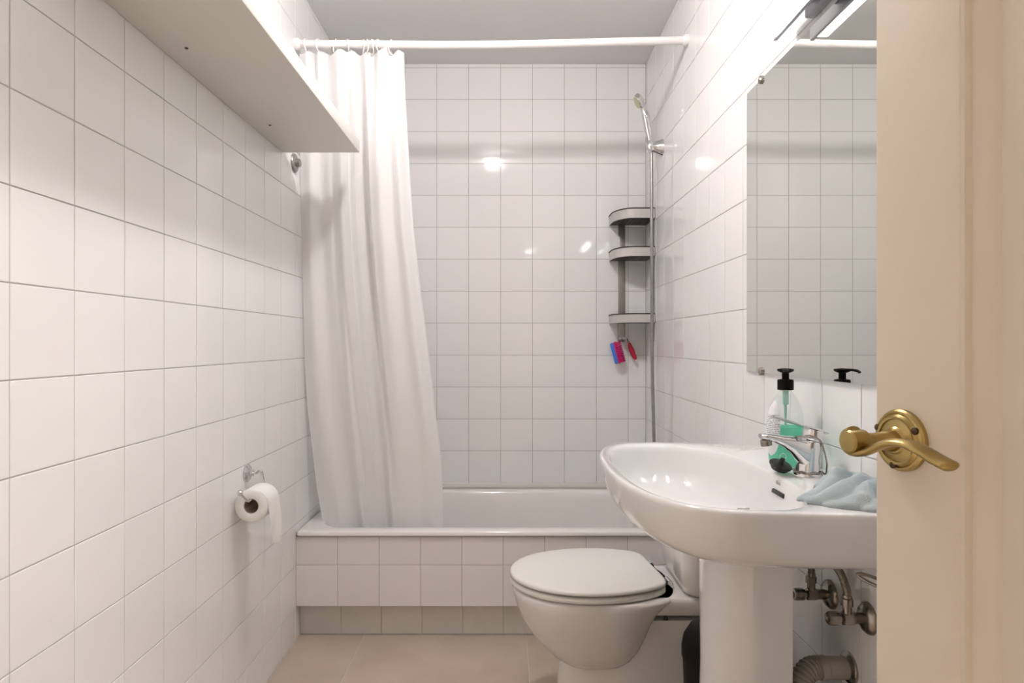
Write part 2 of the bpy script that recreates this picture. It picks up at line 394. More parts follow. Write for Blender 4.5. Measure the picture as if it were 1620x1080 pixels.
cur = thing('shower_curtain', 'translucent white shower curtain drawn to the left, hanging into the bathtub', 'curtain', (-.5, 2.42, .31))
NU, NV = 150, 110
Ltab = [(90, 474), (300, 472), (440, 474), (560, 481), (640, 486), (700, 493), (770, 501), (838, 513), (880, 522)]
Rtab = [(70, 639), (156, 641.5), (245, 647), (356, 654), (460, 666), (619, 685.5), (712, 697), (770, 700), (880, 703)]
ftab_t = [(0, 0), (.07, -.018), (.13, .012), (.20, -.022), (.27, .014), (.38, -.026), (.50, -.022), (.57, .016), (.64, -.010), (.69, .014), (.76, -.030), (.83, -.014), (.90, .004), (.96, -.016), (1, -.004)]
ftab_m = [(0, 0), (.10, -.016), (.20, .010), (.30, -.004), (.40, -.040), (.470, -.040), (.492, .030), (.60, .036), (.655, -.036), (.73, -.050), (.84, -.022), (.92, -.038), (1, -.006)]
ftab_b = [(0, 0), (.14, -.014), (.26, .010), (.345, -.016), (.375, .016), (.52, .022), (.60, -.022), (.70, -.030), (.84, -.010), (.92, -.022), (1, 0)]
V = []
ztop, zbot = 2.132, .318
for j in range(NV + 1):
    v = j / NV; z = ztop + (zbot - ztop) * v
    D = 2.350 + .130 * (v ** .9)
    py = 542 - (z - CAMZ) * F / D
    xl = (interp(Ltab, py) - 801) / F * D; xr = (interp(Rtab, py) - 801) / F * D
    wt = max(0, 1 - v / .22) ** 1.5; wb = min(1, max(0, (v - .45) / .45)); wm = 1 - wt - wb if wt + wb < 1 else 0
    for i in range(NU + 1):
        u = i / NU
        f = (wt * cinterp(ftab_t, u) + wm * cinterp(ftab_m, u) + wb * cinterp(ftab_b, u)) / max(wt + wm + wb, 1e-6)
        f += .0012 * math.sin(31 * u + 4 * v) * (.4 + v)
        x = xl + (xr - xl) * u + .012 * math.sin(u * 6.28 * 3) * (1 - v) * .4 * (0 if u in (0, 1) else 1)
        dz = 0
        if j < 6: dz = -.010 * (1 - j / 6) * (1 + math.sin(u * 44)) * .5 + .014 * (1 - j / 6) * math.exp(-((u - .84) / .05) ** 2)
        V.append((max(x, XL + .006), D + f * .95, z + dz))
Fc = [(j * (NU + 1) + i, j * (NU + 1) + i + 1, (j + 1) * (NU + 1) + i + 1, (j + 1) * (NU + 1) + i) for j in range(NV) for i in range(NU)]
mesh('sheet', V, Fc, M_curtain, cur, smooth=180)
for px in (484, 503.5, 531, 552, 576.5, 583, 590.5, 598, 618):
    x = (px - 801) / F * 2.345; zc = interp([(-.75, 2.158), (-.3, 2.155)], x) - .009
    ring = [(x + .004 * math.sin(a * 2 + px), 2.345 + .021 * math.sin(a), zc + .026 * math.cos(a)) for a in [2 * math.pi * k / 24 for k in range(25)]]
    mesh('ring', *tubevf(ring, .0022, 6), M_whiteplastic, cur)
box('metal_clip', -.631, -.622, 2.338, 2.346, 2.126, 2.146, M_oldchrome, cur, .001)

# ------------------------------------------------------------------ hand shower with holder and hose
HX, HYy, HZ = .607, 2.73, 1.905
sh = thing('hand_shower', 'chrome hand shower with long flexible hose on the right wall', 'shower', (HX, HYy, .60))
hold = mesh('holder', *join(lathevf([(.036, .0), (.034, .004), (.027, .020), (.021, .034), (.018, .050)], (XR, HYy, HZ - .004), (-1, 0, 0), 28),
     lathevf([(.0175, -.022), (.019, -.018), (.019, .018), (.0165, .022)], (HX, HYy, HZ), (-.18, 0, 1), 24)), M_chrome, sh)
hp = spline([(.609, 2.73, 1.885), (.606, 2.73, 1.925), (.597, 2.73, 1.975), (.588, 2.728, 2.020), (.580, 2.725, 2.052), (.566, 2.72, 2.082), (.552, 2.715, 2.104), (.542, 2.712, 2.118)], 6)
nr = len(hp)
hr = [interp([(0, .0100), (.12, .0125), (.30, .0170), (.48, .0165), (.60, .0135), (.72, .015), (.85, .016), (1, .009)], k / (nr - 1)) for k in range(nr)]
mesh('handle', *tubevf(hp, hr, 16), M_chrome, sh)
ax = Vector((-.88, .06, -.47))
mesh('spray_head', *lathevf([(.010, -.018), (.024, -.013), (.031, -.002), (.032, .006), (.029, .010)], (.556, 2.714, 2.088), ax, 28), M_chrome, sh)
M_spray = mat('spray_face', (.74, .76, .52), .4, var=.15, vscale=150)
mesh('spray_face', *lathevf([(.025, .010), (.025, .014), (.018, .0155), (.0005, .016)], (.556, 2.714, 2.088), ax, 28), M_spray, sh)
mesh('switch_ring', *lathevf([(.0300, -.002), (.0305, .0005), (.0300, .003)], (.556, 2.714, 2.088), ax, 28), M_rubber, sh)
hs = spline([(.610, 2.73, 1.878), (.611, 2.73, 1.70), (.612, 2.728, 1.30), (.613, 2.728, 1.0), (.617, 2.728, .80), (.622, 2.73, .66), (.632, 2.735, .60), (.650, 2.74, .585)], 30)
mesh('hose', *tubevf(hs, [.0068 if k % 2 else .0075 for k in range(len(hs))], 10), M_steelhose, sh)
mesh('wall_elbow', *lathevf([(.022, 0), (.022, .006), (.013, .010), (.012, .030), (.009, .032)], (XR, 2.74, .585), (-1, 0, 0), 24), M_chrome, sh)

# ------------------------------------------------------------------ corner caddy
cad = thing('corner_caddy', 'grey three-tier corner shelf rack in the back right corner', 'shower caddy', (.62, 3.02, 1.10))
CX0, CY0 = .482, 2.852
def rim_path(z):
    P = [(CX0, YB - .004, z), (CX0, 3.02, z)]
    for k in range(9):
        a = math.radians(180 + 90 * k / 8); P.append((CX0 + .085 + .085 * math.cos(a), CY0 + .130 + .130 * math.sin(a), z))
    return P + [(XR - .03, CY0, z), (XR - .004, CY0, z)]
for zt, hgt in ((1.671, .042), (1.5017, .040), (1.207, .038)):
    P = rim_path(0); n = len(P); V = []; th = .0025
    cx, cy = XR, YB
    Q = []
    for k, p in enumerate(P):
        t = (Vector(P[min(k + 1, n - 1)]) - Vector(P[max(k - 1, 0)])).normalized(); nn = Vector((-t.y, t.x, 0)); Q.append(Vector(p) + nn * th)
    rings = []
    for k in range(n):
        a, b = Vector(P[k]), Q[k]
        rings.append([a + Z_ * (zt - hgt), a + Z_ * zt, b + Z_ * zt, b + Z_ * (zt - hgt)])
    tray = mesh('tray', *loftvf(rings), M_greyplastic, cad, smooth=35)
    mesh('trim_edge', *tubevf([(p[0], p[1], zt + .001) for p in P], .0028, 8), M_darkplastic, tray)
    # perforated bottom: crossing bars inside the rim outline
    bars = []; zb = zt - hgt + .002
    def xmin(y):
        yy = (y - (CY0 + .130)) / .130
        return CX0 + .085 - .085 * math.sqrt(max(0, 1 - yy * yy)) if yy < 0 else CX0
    ys = [CY0 + .006 + .0175 * k for k in range(11)]
    for y in ys: bars.append(boxvf(xmin(y) + .003, XR - .006, y, y + .0115, zb - .0015, zb + .0015))
    for k in range(9):
        x = CX0 + .012 + .019 * k
        y0 = next((y for y in ys if xmin(y) < x - .004), ys[-1]); bars.append(boxvf(x, x + .0105, y0, YB - .006, zb - .0014, zb + .0014))
    mesh('perforated_floor', *join(*bars), M_darkplastic, tray, smooth=0)
box('post', .525, .557, YB - .007, YB - .001, 1.085, 1.66, M_caddysteel, cad, .001)
box('post', XR - .007, XR - .001, 2.880, 2.912, 1.085, 1.68, M_darkplastic, cad, .001)
mesh('hook', *tubevf(spline([(.541, 3.042, 1.10), (.541, 3.030, 1.088), (.541, 3.018, 1.083), (.541, 3.006, 1.090)], 5), .0025, 8), M_oldchrome, cad)
mesh('hook', *tubevf(spline([(.566, 3.042, 1.10), (.566, 3.030, 1.086), (.566, 3.018, 1.080), (.566, 3.006, 1.088)], 5), .0025, 8), M_oldchrome, cad)
box('hook_bar', .528, .575, YB - .010, YB - .004, 1.095, 1.107, M_whiteplastic, cad, .002)

br = thing('nail_brush', 'small blue nail brush with pink bristles hanging under the corner rack', 'brush', (.525, 3.012, 1.0))
def rotbox(c, e1, e2, e3, l1, l2, l3):
    c, e1, e2, e3 = Vector(c), Vector(e1).normalized(), Vector(e2).normalized(), Vector(e3).normalized()
    V = [c + e1 * (sx * l1 / 2) + e2 * (sy * l2 / 2) + e3 * (sz * l3 / 2) for sz in (-1, 1) for sx, sy in ((-1, -1), (1, -1), (1, 1), (-1, 1))]
    return V, boxvf(0, 1, 0, 1, 0, 1)[1]
e1 = Vector((.26, 0, -1)).normalized(); e2 = Vector((0, 0, 1)).cross(e1).normalized(); e2 = Vector((1, -.45, .26)); e2 = (e2 - e1 * e2.dot(e1)).normalized(); e3 = e1.cross(e2)
bc = Vector((.505, 3.012, 1.032))
bevel_obj(mesh('handle', *rotbox(bc, e1, e2, e3, .098, .020, .040), M_blue, br, smooth=0), .006, 3)
bevel_obj(mesh('edge_strip', *rotbox(bc + e2 * .011, e1, e2, e3, .102, .005, .044), M_pink, br, smooth=0), .002, 2)
tufts = []
for a in range(11):
    for b in range(4):
        tufts.append(tubevf([bc + e2 * .012 + e1 * (-.044 + .0088 * a) + e3 * (-.015 + .010 * b), bc + e2 * .034 + e1 * (-.045 + .009 * a) + e3 * (-.018 + .012 * b)], .0036, 6))
mesh('bristles', *join(*tufts), M_pink, br, kind='stuff')
rd = thing('red_comb', 'small red plastic handle hanging under the corner rack beside the brush', 'comb', (.59, 3.012, 1.0))
rdp = spline([(.568, 3.010, 1.083), (.572, 3.012, 1.070), (.582, 3.014, 1.046), (.592, 3.014, 1.022), (.602, 3.012, 1.002)], 6)
mesh('handle', *tubevf(rdp, [interp([(0, .003), (.2, .008), (.5, .0125), (.85, .010), (1, .005)], k / (len(rdp) - 1)) for k in range(len(rdp))], 12, up=(1, 0, .4)), M_red, rd)
mesh('loop', *tubevf([(.568 + .005 * math.cos(a), 3.008, 1.086 + .005 * math.sin(a)) for a in [2 * math.pi * k / 14 for k in range(15)]], .0014, 6), M_whiteplastic, rd)

# ------------------------------------------------------------------ mirror and lamp above it
MY0, MY1, MZ0, MZ1 = .86, 1.755, 1.004, 1.752
mir = thing('wall_mirror', 'large frameless rectangular mirror on the right wall above the basin', 'mirror', (XR, 1.3, MZ0))
mo = mesh('pane', *boxvf(XR - .006, XR - .0005, MY0, MY1, MZ0, MZ1), M_mirror, mir, smooth=0)
mo.data.materials.append(M_mirroredge)
for p in mo.data.polygons:
    if abs(p.normal.x) < .5: p.material_index = 1
for (y, z, s) in ((1.655, MZ1, 1), (.96, MZ1, 1), (1.655, MZ0, -1), (.96, MZ0, -1)):
    mesh('clip', *join(lathevf([(.007, -.004), (.0085, 0), (.0085, .004), (.006, .0065), (.0005, .007)], (XR - .006, y, z - s * .004), (-1, 0, 0), 18),
         boxvf(XR - .010, XR - .001, y - .005, y + .005, min(z, z + s * .007), max(z, z + s * .007))), M_oldchrome, mir)

lamp = thing('mirror_lamp', 'bright white linear lamp on the wall above the mirror', 'lamp', (XR, 1.30, 1.77))
def bar(x0, x1, y0, y1, z0, z1, nm, m, b=.004): return box(nm, x0, x1, y0, y1, z0, z1, m, lamp, b, seg=3)
bar(.574, .604, 1.135, 1.465, 1.768, 1.800, 'diffuser', M_cool, .006)
bar(.6045, .613, 1.130, 1.470, 1.763, 1.818, 'housing', M_lampbody, .001)
bar(.634, XR - .0005, 1.22, 1.38, 1.768, 1.815, 'wall_plate', M_lampbody, .003)
for y in (1.25, 1.35): mesh('arm', *tubevf([(.610, y, 1.79), (.640, y, 1.793)], .006, 12), M_lampbody, lamp)
mesh('cable', *tubevf(spline([(.640, 1.215, 1.79), (.636, 1.20, 1.80), (.645, 1.18, 1.83), (.652, 1.175, 1.90), (.652, 1.175, 2.38)], 6), .003, 8), mat('blue_cable', (.06, .06, .35), .4, var=.1), lamp)

# ------------------------------------------------------------------ basin and pedestal
BC = 1.315
otab = [(.199, 0), (.2005, .05), (.2045, .11), (.212, .165), (.2235, .215), (.238, .255), (.255, .287), (.275, .313), (.30, .332), (.33, .342), (.37, .346), (.45, .346), (.55, .342), (.655, .336)]
dense = []
for k in range(len(otab) - 1):
    for q in range(6):
        t = q / 6; dense.append((otab[k][0] + (otab[k + 1][0] - otab[k][0]) * t, otab[k][1] + (otab[k + 1][1] - otab[k][1]) * t))
dense.append(otab[-1])
poly = [Vector((x, BC + wv)) for x, wv in dense] + [Vector((.655, BC + .336 - .672 * k / 20)) for k in range(1, 20)] + [Vector((x, BC - wv)) for x, wv in reversed(dense)]
def ray_out(c, a):
    d = Vector((math.cos(a), math.sin(a))); best = None
    for i in range(len(poly)):
        p, q = poly[i], poly[(i + 1) % len(poly)]; e = q - p
        den = d.x * e.y - d.y * e.x
        if abs(den) < 1e-12: continue
        wv = p - c; t = (wv.x * e.y - wv.y * e.x) / den; s = (wv.x * d.y - wv.y * d.x) / den
        if t > 0 and -1e-6 <= s <= 1 + 1e-6 and (best is None or t > best): best = t
    return c + d * best
NB = 160; angs = [2 * math.pi * k / NB for k in range(NB)]; bcen = Vector((.40, BC))
outer = [ray_out(bcen, a) for a in angs]
# smooth the outline a little
for _ in range(3):
    sm = [(outer[k - 1] + outer[k] * 2 + outer[(k + 1) % NB]) / 4 for k in range(NB)]
    outer = [s if o.x < .60 else o for s, o in zip(sm, outer)]
icx, iax, iad, inn = .377, .153, .312, 2.7
inner = []
for o in outer:
    d = o - bcen; a = math.atan2(d.y / iad, d.x / iax)
    c_, s_ = math.cos(a), math.sin(a); rr = (abs(c_) ** inn + abs(s_) ** inn) ** (-1 / inn)
    inner.append(Vector((icx + iax * rr * c_, BC + iad * rr * s_)))
tilt = lambda x: -.012 * (x - .2) / .45
def oring(s, z):
    return [Vector((.655 - (.655 - p.x) * (1 - (1 - s) * .8), BC + (p.y - BC) * s, z + tilt(p.x))) for p in outer]
def iring(s, z, xs=None):
    return [Vector((icx + .0 + (p.x - icx) * (xs or s), BC + (p.y - BC) * s, z + tilt(p.x))) for p in inner]
rings = [oring(.30, .688), oring(.52, .694), oring(.78, .724), oring(.87, .734), oring(.915, .744), oring(.945, .756), oring(.967, .772), oring(.985, .794), oring(.996, .812), oring(1.0, .822), oring(.999, .8275), oring(.993, .8305), oring(.985, .8315),
         iring(1.035, .8295), iring(1.015, .8275), iring(1.0, .823), iring(.985, .812), iring(.965, .795), iring(.93, .770), iring(.86, .742), iring(.74, .722), iring(.55, .710), iring(.30, .704), iring(.12, .702)]
basin = thing('washbasin', 'white ceramic pedestal washbasin with a wide rounded bowl', 'basin', (.47, BC, 0))
mesh('bowl', *loftvf(rings), M_ceramic, basin, smooth=60)
mesh('drain', *lathevf([(.030, .0), (.030, .003), (.022, .004), (.0005, .002)], (icx, BC, .6975), seg=28), M_chrome, basin)
# pedestal: U section open towards the wall
def ped(z, wd, x0, x1):
    P = []
    for k in range(25):
        a = math.pi / 2 + math.pi * k / 24
        P.append(Vector((x0 + wd * 1.0 + wd * 1.0 * math.cos(a), BC - .035 + wd * math.sin(a), z)))
    P = [Vector((x1, BC - .035 + wd, z))] + P + [Vector((x1, BC - .035 - wd, z))]
    return P + [Vector((x1, BC - .035 - wd + .02, z)), Vector((x0 + wd + .01, BC - .035 - wd + .02, z)), Vector((x0 + .06, BC - .035, z)), Vector((x0 + wd + .01, BC - .035 + wd - .02, z)), Vector((x1, BC - .035 + wd - .02, z))]
mesh('pedestal', *loftvf([ped(0, .108, .365, .535), ped(.03, .106, .368, .534), ped(.15, .098, .380, .529), ped(.45, .092, .386, .524), ped(.66, .093, .384, .524), ped(.735, .096, .378, .528)]), M_ceramic, basin, smooth=50)
oe1, oe2 = Vector((0, 1, 0)), Vector((.34, 0, .94)); oe3 = Vector((-.94, 0, .34))
ov = bevel_obj(mesh('overflow', *rotbox((.5235, 1.248, .7905), oe1, oe2, oe3, .054, .0088, .006), M_slot, basin, smooth=0), .002, 3)
def text(name, body, size, loc, rx, parent, m):
    c = bpy.data.curves.new('text', 'FONT'); c.body = body; c.size = size; c.align_x = 'CENTER'; c.align_y = 'CENTER'; c.extrude = .0001
    o = bpy.data.objects.new('tmp', c); COL.objects.link(o)
    dg = bpy.context.evaluated_depsgraph_get(); me = bpy.data.meshes.new_from_object(o.evaluated_get(dg))
    bpy.data.objects.remove(o); r = link(name, me, m, parent)
    r.matrix_local = Matrix.Translation(Vector(loc) - org(parent)) @ rx
    return r
rt = Matrix((Vector((0, -1, 0)), Vector((.30, 0, .954)), Vector((-.954, 0, .30)))).transposed().to_4x4()
text('printed_logo', 'Roca', .0095, (.5265, 1.258, .8085), rt, basin, M_print)

# ------------------------------------------------------------------ tap
TX, TY, TZ = .590, 1.272, .8190
tap = thing('mixer_tap', 'chrome single-lever mixer tap on the washbasin', 'tap', (TX, TY, TZ))
mesh('base', *lathevf([(.027, 0), (.0275, .002), (.0265, .006), (.024, .009)], (TX, TY, TZ + .0003), seg=32), M_chrome, tap)
bd = [(.004, .0245, .0245, 0), (.012, .0235, .0235, 0), (.030, .021, .0215, .002), (.048, .021, .0215, .004), (.060, .0215, .0215, .005), (.068, .0215, .0215, .006), (.071, .019, .019, .007)]
rg = [[Vector((TX + ox + a * math.cos(t), TY + b * math.sin(t), TZ + h)) for t in [2 * math.pi * k / 28 for k in range(28)]] for h, a, b, ox in bd]
mesh('body', *loftvf(rg), M_chrome, tap, smooth=60)
sp = []
for k in range(25):
    q = k / 24; dx = .004 - .096 * q
    top = interp([(0, .074), (.3, .0775), (.6, .080), (.9, .084), (1, .083)], q); bot = interp([(0, .004), (.12, .010), (.25, .028), (.40, .046), (.60, .060), (.85, .070), (1, .073)], q)
    hw = interp([(0, .021), (.3, .0195), (.7, .0165), (.95, .0145), (1, .011)], q)
    cz, hh = (top + bot) / 2, (top - bot) / 2; rr_ = []
    for j in range(28):
        a = 2 * math.pi * j / 28; c, s_ = math.cos(a), math.sin(a); m_ = (abs(c) ** 2.8 + abs(s_) ** 2.8) ** (-1 / 2.8)
        rr_.append(Vector((TX + dx, TY + hw * m_ * c, TZ + cz + hh * m_ * s_)))
    sp.append(rr_)
mesh('spout', *loftvf(sp), M_chrome, tap, smooth=60)
mesh('aerator', *lathevf([(.0105, 0), (.0105, .010), (.009, .012)], (TX - .080, TY, TZ + .060), (-.2, 0, 1), 20), M_oldchrome, tap)
capo = mesh('lever_cap', *lathevf([(.0190, 0), (.0205, .002), (.0205, .018), (.0195, .021), (.0005, .022)], (TX + .009, TY, TZ + .0705), (.22, 0, 1), 28), M_chrome, tap)
lv = spline([(TX + .033, TY, TZ + .0855), (TX + .020, TY, TZ + .0905), (TX - .010, TY, TZ + .099), (TX - .040, TY, TZ + .108), (TX - .070, TY, TZ + .1165)], 5)
mesh('lever', *tubevf(lv, [(.0032, interp([(0, .019), (.3, .017), (1, .0085)], k / (len(lv) - 1))) for k in range(len(lv))], 14, up=(0, 0, 1)), M_chrome, tap)
beads = []
chain = []
for k in range(30):
    a = math.radians(100 + 8.5 * k); chain.append((TX + .0262 * math.cos(a), TY + .0262 * math.sin(a), TZ + .0105 + .0012 * math.sin(k)))
chain += spline([chain[-1], (TX + .030, TY - .012, TZ + .006), (TX + .036, TY - .004, TZ + .016), (TX + .030, TY - .016, TZ + .030), (TX + .0262, TY - .013, TZ + .052), (TX + .014, TY - .0225, TZ + .073), (TX - .006, TY - .024, TZ + .079), (TX - .022, TY - .018, TZ + .080), (TX - .030, TY + .004, TZ + .074)], 6)[1:]
for k, c in enumerate(chain): beads.append(spherevf(c, .0021, 7, 4))
mesh('bead_chain', *join(*beads), M_oldchrome, tap, kind='stuff')

plug = thing('sink_plug', 'black rubber sink plug leaning against the tap base', 'plug', (.553, 1.292, .8215))
pax = Vector((.16, -.36, .92)); pc = Vector((.5440, 1.288, .8370))
mesh('stopper', *lathevf([(.0160, -.0085), (.0172, -.0065), (.0180, -.002), (.0215, -.001), (.0220, .0015), (.0205, .003), (.0090, .004), (.0005, .004)], pc, pax, 32), M_rubber, plug)
mesh('knob', *lathevf([(.0045, .004), (.0040, .010), (.0050, .013), (.0040, .016), (.0005, .017)], pc, pax, 16), M_rubber, plug)
mesh('chain_ring', *tubevf([pc + pax.normalized() * .019 + Vector((.006 * math.cos(a), .002, .007 * math.sin(a))) for a in [2 * math.pi * k / 16 for k in range(17)]], .0007, 6), M_chrome, plug)

# ------------------------------------------------------------------ soap bottle
SXc, SYc, S0 = .590, 1.372, .8205
soap = thing('soap_bottle', 'clear soap pump bottle half full of green liquid behind the tap', 'soap bottle', (SXc, SYc, S0))
bprof = [(.0300, 0), (.0345, .002), (.0372, .006), (.0395, .018), (.0420, .040), (.0432, .065), (.0425, .088), (.0400, .108), (.0350, .126), (.0275, .141), (.0195, .152), (.0145, .157), (.0140, .163)]
ROT = math.radians(-24); EL = (1.0, .68)
mesh('bottle_wall', *lathevf(bprof, (SXc, SYc, S0), seg=48, ell=EL, rot=ROT, cap=True), M_clear, soap, smooth=60)
lp = [(r - .0018, h + .0015) for r, h in bprof if h <= .080]; lp += [(interp([(h, r) for r, h in bprof], .083) - .0018, .0830), (.0005, .0832)]
mesh('liquid', *lathevf(lp, (SXc, SYc, S0), seg=48, ell=EL, rot=ROT), M_liquid, soap, smooth=50)
# label patch on the left side of the bottle
la, lu, lv_ = frame((0, 0, 1)); lu, lv_ = lu * math.cos(ROT) + lv_ * math.sin(ROT), lv_ * math.cos(ROT) - lu * math.sin(ROT)
PT = [(h, r) for r, h in bprof]
def bsurf(t, h, off=.0006):
    r = interp(PT, h) + off; return Vector((SXc, SYc, S0 + h)) + lu * (r * EL[0] * math.cos(t)) + lv_ * (r * EL[1] * math.sin(t))
def ang_of(d):    # parameter angle whose surface faces direction d
    return max([2 * math.pi * k / 360 for k in range(360)], key=lambda t: (bsurf(t, .06) - Vector((SXc, SYc, S0 + .06))).dot(Vector(d)))
t0 = ang_of((-.85, -.45, 0))
V = []; n1, n2 = 14, 24
for j in range(n2 + 1):
    h = .024 + .114 * j / n2; q = (h - .081) / .057; hw = .62 * math.sqrt(max(0.0008, 1 - abs(q) ** 2.4))
    for i in range(n1 + 1): V.append(bsurf(t0 + hw * (2 * i / n1 - 1), h))
mesh('label', V, [(j * (n1 + 1) + i, j * (n1 + 1) + i + 1, (j + 1) * (n1 + 1) + i + 1, (j + 1) * (n1 + 1) + i) for j in range(n2) for i in range(n1)], M_label, soap)
mesh('dip_tube', *lathevf([(.0028, .004), (.0028, .128), (.0062, .130), (.0062, .158)], (SXc, SYc, S0), seg=14), mat('green_tube', (.48, .84, .71), .3, var=.05), soap)
mesh('cap', *lathevf([(.0158, .160), (.0162, .162), (.0162, .180), (.0150, .182), (.0085, .183)], (SXc, SYc, S0), seg=32), M_black, soap)
mesh('pump_stem', *lathevf([(.0072, .182), (.0072, .199)], (SXc, SYc, S0), seg=20), M_black, soap)
ph = mesh('pump_head', *lathevf([(.0080, .196), (.0150, .199), (.0168, .2015), (.0160, .204), (.008, .2055), (.0005, .206)], (SXc, SYc, S0), seg=28), M_black, soap)
mesh('nozzle', *tubevf(spline([(SXc, SYc, S0 + .2025), (SXc - .008, SYc - .018, S0 + .2030), (SXc - .014, SYc - .033, S0 + .2015), (SXc - .0165, SYc - .038, S0 + .198)], 4), [(.0028, .006)] * 9 + [(.0024, .0048)] * 4, 12, up=(0, 0, 1)), M_black, soap)

# ------------------------------------------------------------------ cloth on the basin corner
cl = thing('cleaning_cloth', 'crumpled grey-blue microfibre cloth on the near corner of the basin', 'cloth', (.575, 1.08, .82))
FOLDS = [  # ridge lines of the folds: x, y, height, half width
    [(.478, 1.052, .006, .006), (.496, 1.060, .013, .012), (.520, 1.078, .020, .016), (.548, 1.104, .031, .018), (.578, 1.130, .046, .019), (.602, 1.142, .040, .017), (.620, 1.146, .026, .014)],
    [(.490, 1.040, .010, .010), (.512, 1.040, .018, .015), (.540, 1.052, .028, .019), (.570, 1.078, .037, .020), (.603, 1.100, .040, .020), (.636, 1.112, .030, .018)],
    [(.505, 1.020, .008, .010), (.530, 1.016, .016, .015), (.562, 1.026, .027, .019), (.594, 1.050, .036, .020), (.634, 1.074, .036, .020)],
    [(.545, 1.004, .008, .010), (.575, 1.002, .018, .015), (.608, 1.016, .028, .018), (.640, 1.038, .032, .018)],
    [(.600, .996, .010, .010), (.630, 1.000, .020, .014), (.645, 1.010, .024, .014)],
    [(.556, 1.150, .014, .012), (.590, 1.166, .026, .015), (.636, 1.146, .034, .018)],
    [(.520, 1.072, .012, .016), (.560, 1.060, .016, .022), (.610, 1.075, .022, .030), (.640, 1.09, .022, .030)]]
FS = []
for f in FOLDS:
    q = spline([Vector((a, b, 0)) for a, b, _, _ in f], 10); hh = [f[0][2]]; ww = [f[0][3]]
    nseg = len(f) - 1
    for k in range(1, len(q)):
        t = k / 10; i = min(int(t), nseg - 1); t -= i
        hh.append(f[i][2] + (f[i + 1][2] - f[i][2]) * t); ww.append(f[i][3] + (f[i + 1][3] - f[i][3]) * t)
    FS.append((q, hh, ww))
def cloth_h(x, y):
    acc = 0
    for q, hh, ww in FS:
        best = 0
        for p, h_, w_ in zip(q, hh, ww):
            d2 = ((x - p.x) ** 2 + (y - p.y) ** 2) / (w_ * w_ * 1.3)
            if d2 < 1: best = max(best, h_ * (1 - d2) ** .6)
        acc += best ** 4
    return acc ** .25
GX, GY = 96, 104; CV = {}; V = []
for i in range(GX + 1):
    for j in range(GY + 1):
        x, y = .466 + .186 * i / GX, .978 + .212 * j / GY
        wx = x + .004 * math.sin(60 * y + 1) ; wy = y + .004 * math.sin(45 * x + 2)
        h = cloth_h(wx, wy)
        if h > .0012:
            h += .0016 * math.sin(95 * x + 60 * y + 3 * math.sin(50 * y)) * min(1, h / .02)
            CV[i, j] = len(V); V.append((min(x - .32 * h + .004, .651), y - .12 * h, .8312 + tilt(x) + h - .0015))
Fc = [(CV[i, j], CV[i + 1, j], CV[i + 1, j + 1], CV[i, j + 1]) for i in range(GX) for j in range(GY) if all(k in CV for k in ((i, j), (i + 1, j), (i + 1, j + 1), (i, j + 1)))]
tw = mesh('fabric', V, Fc, M_towel, cl, smooth=180)
bm = bmesh.new(); bm.from_mesh(tw.data)
for _ in range(2): bmesh.ops.smooth_vert(bm, verts=bm.verts, factor=.5, use_axis_x=True, use_axis_y=True, use_axis_z=True)
bd_ = [e for e in bm.edges if e.is_boundary]
r_ = bmesh.ops.extrude_edge_only(bm, edges=bd_)
for v in r_['geom']:
    if isinstance(v, bmesh.types.BMVert): v.co.z = min(v.co.z, .8305 + tilt(v.co.x + .575) - .82)
bmesh.ops.recalc_face_normals(bm, faces=bm.faces)
for f in bm.faces: f.smooth = True
bm.to_mesh(tw.data); bm.free()
hem = spline([(.588, 1.010, .850), (.596, 1.018, .858), (.606, 1.034, .866), (.622, 1.052, .871), (.640, 1.062, .869)], 6)
mesh('hem', *tubevf(hem, [(.0016, .0050)] * len(hem), 10, up=(-.3, -.5, .8)), M_towel2, cl)

# ------------------------------------------------------------------ valves, hoses and waste pipe under the basin
def valve(y, z, label, dn):
    t = thing('angle_valve', label, 'valve', (XR, y, z), 'shut-off valves under the washbasin')
    mesh('rosette', *lathevf([(.0290, 0), (.0285, .004), (.023, .010), (.014, .013)], (XR, y, z), (-1, 0, 0), 32), M_oldchrome, t)
    mesh('body', *join(lathevf([(.0100, .008), (.0100, .028), (.0115, .030), (.0115, .048), (.008, .050)], (XR, y, z), (-1, 0, 0), 20),
         lathevf([(.008, 0), (.008, .018), (.0105, .019), (.0105, .032), (.007, .034)], (XR - .040, y, z + .004), (0, 0, 1), 6 if dn else 12)), M_oldchrome, t)
    kn = [(.006, .046), (.0070, .052), (.0112, .054), (.0122, .057), (.0122, .071), (.0110, .075), (.0060, .0755), (.0050, .073), (.0005, .073)]
    V, Fq = lathevf(kn, (XR, y, z), (-1, 0, 0), 10)
    mesh('knob', V, Fq, M_oldchrome, t, smooth=30)
    return t
valve(1.312, .572, 'tarnished chrome shut-off valve nearer the pedestal', 1)
valve(1.174, .582, 'tarnished chrome shut-off valve nearer the door', 0)
h1 = spline([(.616, 1.174, .616), (.616, 1.176, .635), (.608, 1.190, .665), (.588, 1.225, .690), (.560, 1.262, .704), (.535, 1.285, .715)], 10)
fh = thing('flexible_hose', 'braided flexible hose with a red mark rising from the nearer valve', 'hose', (.616, 1.174, .616))
mesh('braid', *tubevf(h1, [.0068 + (.0004 if k % 2 else 0) for k in range(len(h1))], 12), M_braid, fh)
mesh('ferrule', *tubevf(h1[:6], .0082, 14), M_oldchrome, fh)
mesh('red_mark', *tubevf(h1[24:31], .0078, 14), M_redtag, fh)
h2 = spline([(.616, 1.312, .606), (.616, 1.312, .63), (.606, 1.305, .67), (.585, 1.298, .70), (.57, 1.296, .715)], 10)
fh2 = thing('flexible_hose', 'dark braided flexible hose rising from the valve beside the pedestal', 'hose', (.616, 1.312, .606))
